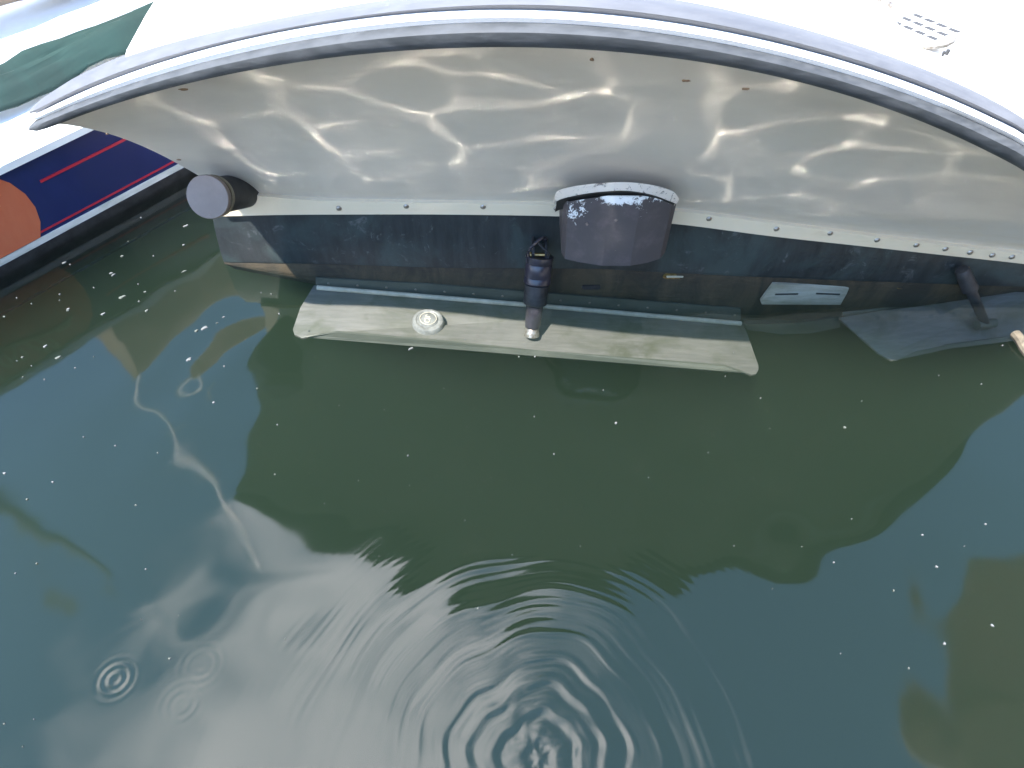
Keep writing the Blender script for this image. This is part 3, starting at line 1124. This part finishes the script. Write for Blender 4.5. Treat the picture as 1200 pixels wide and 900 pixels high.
def hull_patch(name, pts2, mat, off=.0015, parent=navy, sub_=1):
    """polygon of (s, z) laid on the hull side, with thickness"""
    bm = bmesh.new()
    a = [bm.verts.new(hullpt(s, z) + n2d * off + Vector((0, 0, -off * .4))) for s, z in pts2]
    b_ = [bm.verts.new(hullpt(s, z) - n2d * .001) for s, z in pts2]
    bm.faces.new(a)
    n = len(a)
    for i in range(n):
        bm.faces.new((a[i], b_[i], b_[(i + 1) % n], a[(i + 1) % n]))
    bmesh.ops.triangulate(bm, faces=[f for f in bm.faces if len(f.verts) > 4])
    return from_bm(name, bm, mat, parent, smooth=False)


def band(name, z0, z1, s0, s1, mat, off=.0015):
    rows = []
    n = int((s1 - s0) / .06)
    for k_ in range(n + 1):
        s = s0 + (s1 - s0) * k_ / n
        e = Vector((n2d.x * off, n2d.y * off, 0))
        rows.append([hullpt(s, z0)] + [hullpt(s, z0 + (z1 - z0) * q / 8) + e for q in range(9)] + [hullpt(s, z1)])
    return from_bm(name, loft(rows, close_v=True, caps=True), mat, navy)


band('boot_stripe', .018, .029, -1.8, 1.7, 'bootwhite')['label'] = 'white boot stripe along the waterline of the navy hull'
band('red_pinstripe', .036, .039, -.2, 1.4, 'red')
band('bottom_paint', -.09, .0165, -1.8, 1.7, 'black')
band('red_pinstripe', .1135, .1175, .11, .34, 'red', .002)
# orange disc, built in rings so that it follows the flare
oc_s, oc_z, ow, oh = -.30, .082, .385, .19
rows = []
for i in range(1, 10):
    f = i / 9
    rows.append([hullpt(oc_s + ow * f * math.cos(a), min(max(oc_z + oh * f * math.sin(a), .0305), .158)) + n2d * .002 for a in [2 * PI * k_ / 44 for k_ in range(44)]])
rows.append([hullpt(oc_s + ow * math.cos(a), min(max(oc_z + oh * math.sin(a), .0305), .158)) - n2d * .001 for a in [2 * PI * k_ / 44 for k_ in range(44)]])
bm = loft(rows, close_v=True)
bm.verts.ensure_lookup_table()
bm.faces.new([bm.verts[k_] for k_ in range(44)])
emd = from_bm('orange_disc', bm, 'orange', navy)
emd['label'] = 'orange oval painted on the navy hull'


def stroke(pts, r_=.0026):
    q = smooth_pts([Vector((a, b_, 0)) for a, b_ in pts], 4 * len(pts))
    return tube([hullpt(p.x * .62 + .03, p.y + .043) + n2d * .0042 for p in q], r_, 6)


for pts in ([(-.32, .052), (-.22, .060), (-.12, .064), (-.02, .072), (.015, .070)],
            [(-.12, .066), (-.105, .085), (-.09, .105), (-.083, .110), (-.088, .095)],
            [(-.095, .068), (-.080, .090), (-.066, .110), (-.058, .108), (-.062, .094), (-.07, .08)],
            [(-.15, .066), (-.165, .08), (-.15, .092), (-.135, .085), (-.14, .07)],
            [(-.19, .064), (-.20, .078), (-.188, .09), (-.176, .082), (-.18, .068)],
            [(-.24, .062), (-.232, .085), (-.22, .112), (-.21, .108)],
            [(-.04, .074), (-.025, .080), (.0, .079)]):
    from_bm('gold_lettering', stroke(pts), 'gold', emd)

# toe rail and deck
rows = []
for s in ss:
    p = hullpt(s, SH)
    rows.append([p + n2d * .012 + Vector((0, 0, -.006)), p + n2d * .014 + Vector((0, 0, .006)), p + n2d * .004 + Vector((0, 0, .013)), p - n2d * .02 + Vector((0, 0, .013)), p - n2d * .026 + Vector((0, 0, .001))])
from_bm('toe_rail', loft(rows, close_v=True, caps=True), 'deckwhite', navy)
rows = [[hullpt(s, SH) - n2d * .03 + Vector((0, 0, .0015)), hullpt(s, SH) - n2d * .35 + Vector((0, 0, .02)), hullpt(s, SH) - n2d * .88 + Vector((0, 0, .0015))] for s in ss]
from_bm('deck', loft(rows), 'deckwhite', navy)
# white cabin side behind the green canvas
cb = []
for s, h in ((-.5, .065), (.3, .075), (.9, .08), (1.5, .08)):
    p = hullpt(s, SH) - n2d * .20
    cb.append([p, p + Vector((0, 0, h * .9)) - n2d * .02, p + Vector((0, 0, h)) - n2d * .5, p - n2d * .62])
from_bm('cabin', loft(cb, close_v=True, caps=True), 'deckwhite', navy, sharp=30)

# green canvas cover lashed along the side deck
rows = []
for k_ in range(40):
    s = -.15 + 1.4 * k_ / 39
    row = []
    for j in range(14):
        f = j / 13
        w_ = .009 * noise.noise(Vector((s * 6, f * 2, 0))) + .007 * noise.noise(Vector((s * 14 + f * 8, f * 5, 4)))
        p = hullpt(s, SH) - n2d * (.120 + .060 * f + .02 * noise.noise(Vector((s * 4, 0, 9)))) + Vector((0, 0, .020 + .034 * math.sin(PI * min(1, f * 1.1) * .5) + w_))
        row.append(p)
    rows.append(row)
o = from_bm('canvas_cover', loft(rows), 'greencloth', None)
sol = o.modifiers.new('thickness', 'SOLIDIFY')
sol.thickness = .004
tag(o, 'green canvas cover lying creased on the white deck of the navy boat', 'canvas cover')

# furled tan sail lying on its boom
fs = empty('furled_sail', (-.5, 1.6, .3), 'tan sail cover wrapped round a boom above the navy boat', 'furled sail')
rows = []
for k_ in range(50):
    s = .16 + 1.6 * k_ / 49
    c = hullpt(.4, SH) + d2d * (s - .4) - n2d * .31 + Vector((0, 0, .250))
    rr_ = .064 + .008 * noise.noise(Vector((s * 5, 0, 0)))
    ring_ = []
    for j in range(22):
        a = 2 * PI * j / 22
        w_ = .008 * noise.noise(Vector((s * 14, math.cos(a) * 2, math.sin(a) * 2)))
        ring_.append(c + n2d * (rr_ + w_) * 1.0 * math.cos(a) * (1 - .45 * math.sin(a)) + Vector((0, 0, (rr_ * 2.7 + w_) * math.sin(a))))
    rows.append(ring_)
from_bm('sail_cover', loft(rows, close_v=True, caps=True), 'tan', fs)
c0 = hullpt(.9, SH) - n2d * .33 + Vector((0, 0, .105))
from_bm('boom', tube([c0 + d2d * (-.7), c0 + d2d * 1.4], .014, 14), 'alloy', fs)
c1 = c0 + d2d * 1.2
from_bm('gallows_post', tube([c1 + Vector((0, 0, -.03)), c1], .012, 10), 'alloy', fs)
c1 = c0 - d2d * .3
from_bm('gallows_post', tube([c1 + Vector((0, 0, -.03)), c1], .012, 10), 'alloy', fs)


# masts of boats lying further off (seen mirrored in the water)
def far_boat(az, dist, top, rad, spread, mat, label, hullmat):
    a = math.radians(az)
    c = Vector((math.sin(a) * dist, math.cos(a) * dist, 0))
    e_ = empty('moored_yacht', c, label, 'yacht', None)
    fwd = Vector((math.cos(a), -math.sin(a), 0))
    sd = Vector((math.sin(a), math.cos(a), 0))
    rows_ = []
    for k_ in range(15):
        s = -1 + 2 * k_ / 14
        w_ = .75 * math.sqrt(max(0.0, 1 - abs(s) ** 2.4)) + .01
        q = c + fwd * s * 2.6
        rows_.append([q + sd * w_ + Vector((0, 0, .75 + .1 * s * s)), q + sd * w_ * .9 + Vector((0, 0, .2)), q + Vector((0, 0, -.3)) + sd * w_ * .3,
                      q + Vector((0, 0, -.3)) - sd * w_ * .3, q - sd * w_ * .9 + Vector((0, 0, .2)), q - sd * w_ + Vector((0, 0, .75 + .1 * s * s))])
    from_bm('hull', loft(rows_, close_v=True, caps=True), hullmat, e_)
    from_bm('mast', tube([c + Vector((0, 0, .7)), c + Vector((0, 0, top))], [rad, rad * .7], 14), mat, e_)
    if spread:
        zz_ = spread
        from_bm('spreader', tube([c + fwd * .42 + Vector((0, 0, zz_ - .02)), c + Vector((0, 0, zz_)), c - fwd * .22 + Vector((0, 0, zz_ - .02))], .022, 8), mat, e_)
    from_bm('cabin', slab([c + fwd * 1.2 + sd * .35 + Vector((0, 0, .75)), c - fwd * .8 + sd * .4 + Vector((0, 0, .75)), c - fwd * .8 - sd * .4 + Vector((0, 0, .75)), c + fwd * 1.2 - sd * .35 + Vector((0, 0, .75))], (0, 0, .3), .04), 'deckwhite', e_)
    return e_


far_boat(-38.6, 6.0, 8.1, .045, 5.45, 'alloy', 'white yacht whose pale mast mirrors as a bright wavy line', 'ceramic')
far_boat(-54.6, 6.0, 6.7, .065, 0, 'darkspar', 'grey yacht whose dark mast mirrors as a short dark line', 'ceramic')

# ------------------------------------------------------------------ right: pontoon shelter seen only as a reflection
def mirror_at(u, v, z):
    r = ray(u, v)
    tt = (z + CAM_H) / (-r.z)
    return Vector((r.x * tt, r.y * tt, z))


sh = empty('pontoon_shelter', (2.2, .6, 0), 'brown canvas shelter with beige valance mirrored at lower right', 'shelter')
zr = 2.3
pl = [mirror_at(u, v, zr) for u, v in ((1086, 848), (1084, 742), (1105, 690), (1132, 662), (1180, 650), (1270, 640), (1500, 640), (1500, 800), (1240, 815), (1180, 828))]
from_bm('shelter_roof', slab(pl, (0, 0, .03)), 'awning', sh, smooth=False)
vl = [mirror_at(u, v, zr + .035) for u, v in ((1080, 852), (1180, 826), (1240, 812), (1500, 798), (1500, 1000), (1230, 985), (1120, 930))]
from_bm('beige_panel', slab(vl, (0, 0, .03)), 'beige', sh, smooth=False)
for p in (pl[5], pl[7], vl[4]):
    q = p + Vector((.3, 0, 0))
    from_bm('post', tube([Vector((q.x, q.y, -.3)), Vector((q.x, q.y, zr + .01))], .035, 12), 'darkspar', sh)
# unseen dark screens added to the shelter to block sky light from the right
for pts in ([(2.15, -3.2, .38), (2.15, .9, .38), (2.15, .9, 2.28), (2.15, -3.2, 2.28)], [(.75, -3.2, .38), (2.15, -3.2, .38), (2.15, -3.2, 2.28), (.75, -3.2, 2.28)]):
    d_ = (.02, 0, 0) if pts[0][0] == pts[1][0] else (0, .02, 0)
    from_bm('light_screen', slab(pts, d_), 'darkscreen', sh, smooth=False)
bm = slab([(2.05, -3.3, .25), (6.5, -3.3, .25), (6.5, 4.0, .25), (2.05, 4.0, .25)], (0, 0, .12))
from_bm('finger_pontoon', bm, 'wood', None, smooth=False)
tag(bpy.data.objects['finger_pontoon'], kind='structure')
# main pontoon, on which the photographer stands
pon = empty('main_pontoon', (0, -1.5, 0), None, None)
pon['kind'] = 'structure'
for k_ in range(22):
    y1 = -.26 - k_ * .125
    pb = from_bm('plank', slab([(-4, y1 - .117, .36), (.45, y1 - .117, .36), (.45, y1, .36), (-4, y1, .36)], (0, 0, .035), .003), 'wood', pon, smooth=False)
from_bm('pontoon_float', slab([(-3.9, -3.1, -.2), (.35, -3.1, -.2), (.35, -.5, -.2), (-3.9, -.5, -.2)], (0, 0, .555)), 'ceramic', pon, smooth=False)

# frayed rope end at the right edge
rp = smooth_pts([atz(1190, 392, .004), atz(1196, 399, .006), atz(1204, 412, .004), atz(1222, 430, -.002), atz(1260, 450, -.01)], 18)
o = from_bm('rope_end', tube(rp, .0075, 10), 'rope')
tag(o, 'frayed cream rope end floating at the right edge of the photo', 'rope')

# ------------------------------------------------------------------ foam flecks on the water
FLECK = [(322, 556, 5), (478, 534, 6), (649, 532, 5), (547, 500, 3), (722, 495, 8), (707, 457, 5), (626, 488, 4), (990, 501, 8), (397, 475, 3), (325, 498, 5),
         (222, 421, 8), (250, 472, 8), (301, 455, 6), (263, 430, 5), (135, 522, 5), (185, 531, 6), (159, 592, 5), (171, 667, 5), (43, 660, 7), (18, 672, 4), (334, 749, 7), (199, 772, 7),
         (166, 726, 4), (209, 721, 3), (560, 713, 7), (902, 502, 3), (1081, 627, 6), (1098, 664, 7), (1047, 692, 6), (1065, 783, 5), (1107, 754, 8), (1163, 733, 7), (985, 766, 3),
         (977, 659, 5), (998, 608, 3), (1155, 614, 5), (850, 441, 4), (891, 467, 4), (608, 418, 6), (627, 418, 6), (545, 398, 4), (860, 414, 4), (1175, 405, 4),
         (165, 255, 4), (180, 300, 4), (150, 283, 3), (5, 848, 5), (27, 875, 4), (40, 843, 4), (62, 565, 6), (98, 512, 4), (32, 585, 6), (5, 555, 7),
         (82, 310, 4), (110, 337, 4), (70, 345, 4), (162, 333, 4), (163, 353, 5), (205, 341, 4), (5, 371, 5), (20, 349, 4), (37, 356, 4), (70, 352, 4), (88, 431, 4), (27, 442, 4), (52, 445, 5), (110, 418, 4), (37, 429, 4),
         (318, 345, 5), (306, 343, 3), (327, 368, 5), (940, 640, 3), (1130, 640, 3), (545, 610, 3), (480, 569, 3), (420, 563, 2.5), (380, 590, 2.5), (760, 560, 2.5), (830, 530, 3), (905, 690, 3), (860, 640, 2.5),
         (1150, 450, 3), (1100, 440, 2.5), (1010, 470, 2.5), (680, 640, 2.5), (600, 650, 2.5), (520, 455, 2.5), (450, 480, 2.5), (575, 560, 2.2)]
STREAK = [(217, 265, 12, 3.5), (215, 287, 10, 3.5), (216, 318, 11, 3.5), (143, 348, 14, 6), (121, 368, 14, 4), (172, 364, 9, 4), (133, 322, 9, 3), (130, 320, 6, 3), (53, 406, 12, 3), (68, 419, 10, 4),
          (26, 419, 6, 3), (240, 384, 16, 7), (230, 388, 9, 5), (220, 421, 15, 5), (80, 362, 6, 3), (79, 364, 6, 3), (262, 371, 6, 3), (254, 378, 4, 2), (481, 408, 13, 5), (170, 342, 5, 3), (75, 308, 8, 3), (143, 300, 6, 3), (20, 423, 4, 2)]
gname = 'foam flecks floating on the water'


def fleck(u, v, lx, ly, ang, label, streak):
    c = atz(u, v, 0)
    r = (c - EYE).length
    k_ = r / FPX * .5
    n = random.randint(7, 10)
    pts = []
    for i in range(n):
        a = 2 * PI * i / n
        f = random.uniform(.5, 1.25)
        x, y = lx * k_ * math.cos(a) * f, ly * k_ * 1.35 * math.sin(a) * f
        pts.append(Vector((x * math.cos(ang) - y * math.sin(ang), x * math.sin(ang) + y * math.cos(ang), 0)))
    z = float(heights(np.array([c.x]), np.array([c.y]))[0])
    bm = bmesh.new()
    lo = [bm.verts.new(p + Vector((0, 0, -.0008))) for p in pts]
    mid = [bm.verts.new(p * .92 + Vector((0, 0, .0008))) for p in pts]
    ctr = bm.verts.new(Vector((0, 0, .0016)))
    for i in range(n):
        j = (i + 1) % n
        bm.faces.new((lo[i], lo[j], mid[j], mid[i]))
        bm.faces.new((mid[i], mid[j], ctr))
    bm.faces.new(lo[::-1])
    o = from_bm('foam_fleck', bm, 'foam' if random.random() < .6 else 'foamdim')
    o.location = (c.x, c.y, z)
    tag(o, label, 'foam fleck', gname + (' drawn out in streaks' if streak else ''))


def place_of(u, v):
    if u < 290 and v < 470:
        return 'between the navy hull and the grey end cap'
    if v < 425 and 290 <= u < 900:
        return 'over the long stainless trim tab'
    if v < 460 and u >= 900:
        return 'beside the half sunk right trim tab'
    if u < 290 and v < 700:
        return 'on the blue water left of the boat reflection'
    if u < 420:
        return 'on the mirrored cloud at the lower left' if v > 690 else 'inside the left edge of the green reflection'
    if u > 1060 and v > 700:
        return 'on the brown mirrored patch at the lower right'
    if v > 600 + (40 if u < 900 else 0):
        return 'on slate blue water right of the ripples' if u > 800 else 'at the ragged lower edge of the green reflection'
    return 'in the middle of the green boat reflection' if u < 700 else 'in the right half of the green boat reflection'


for u, v, s in FLECK:
    fleck(u, v, s * .40, s * .30, random.uniform(0, 3), ('tiny' if s < 4 else 'small' if s < 6 else 'largest') + ' foam fleck ' + place_of(u, v), False)
for u, v, a, b_ in STREAK:
    fleck(u, v, a * .58, b_ * .5, math.radians(random.uniform(30, 55)), ('short' if a < 8 else 'long') + ' drawn-out foam fleck ' + place_of(u, v), True)
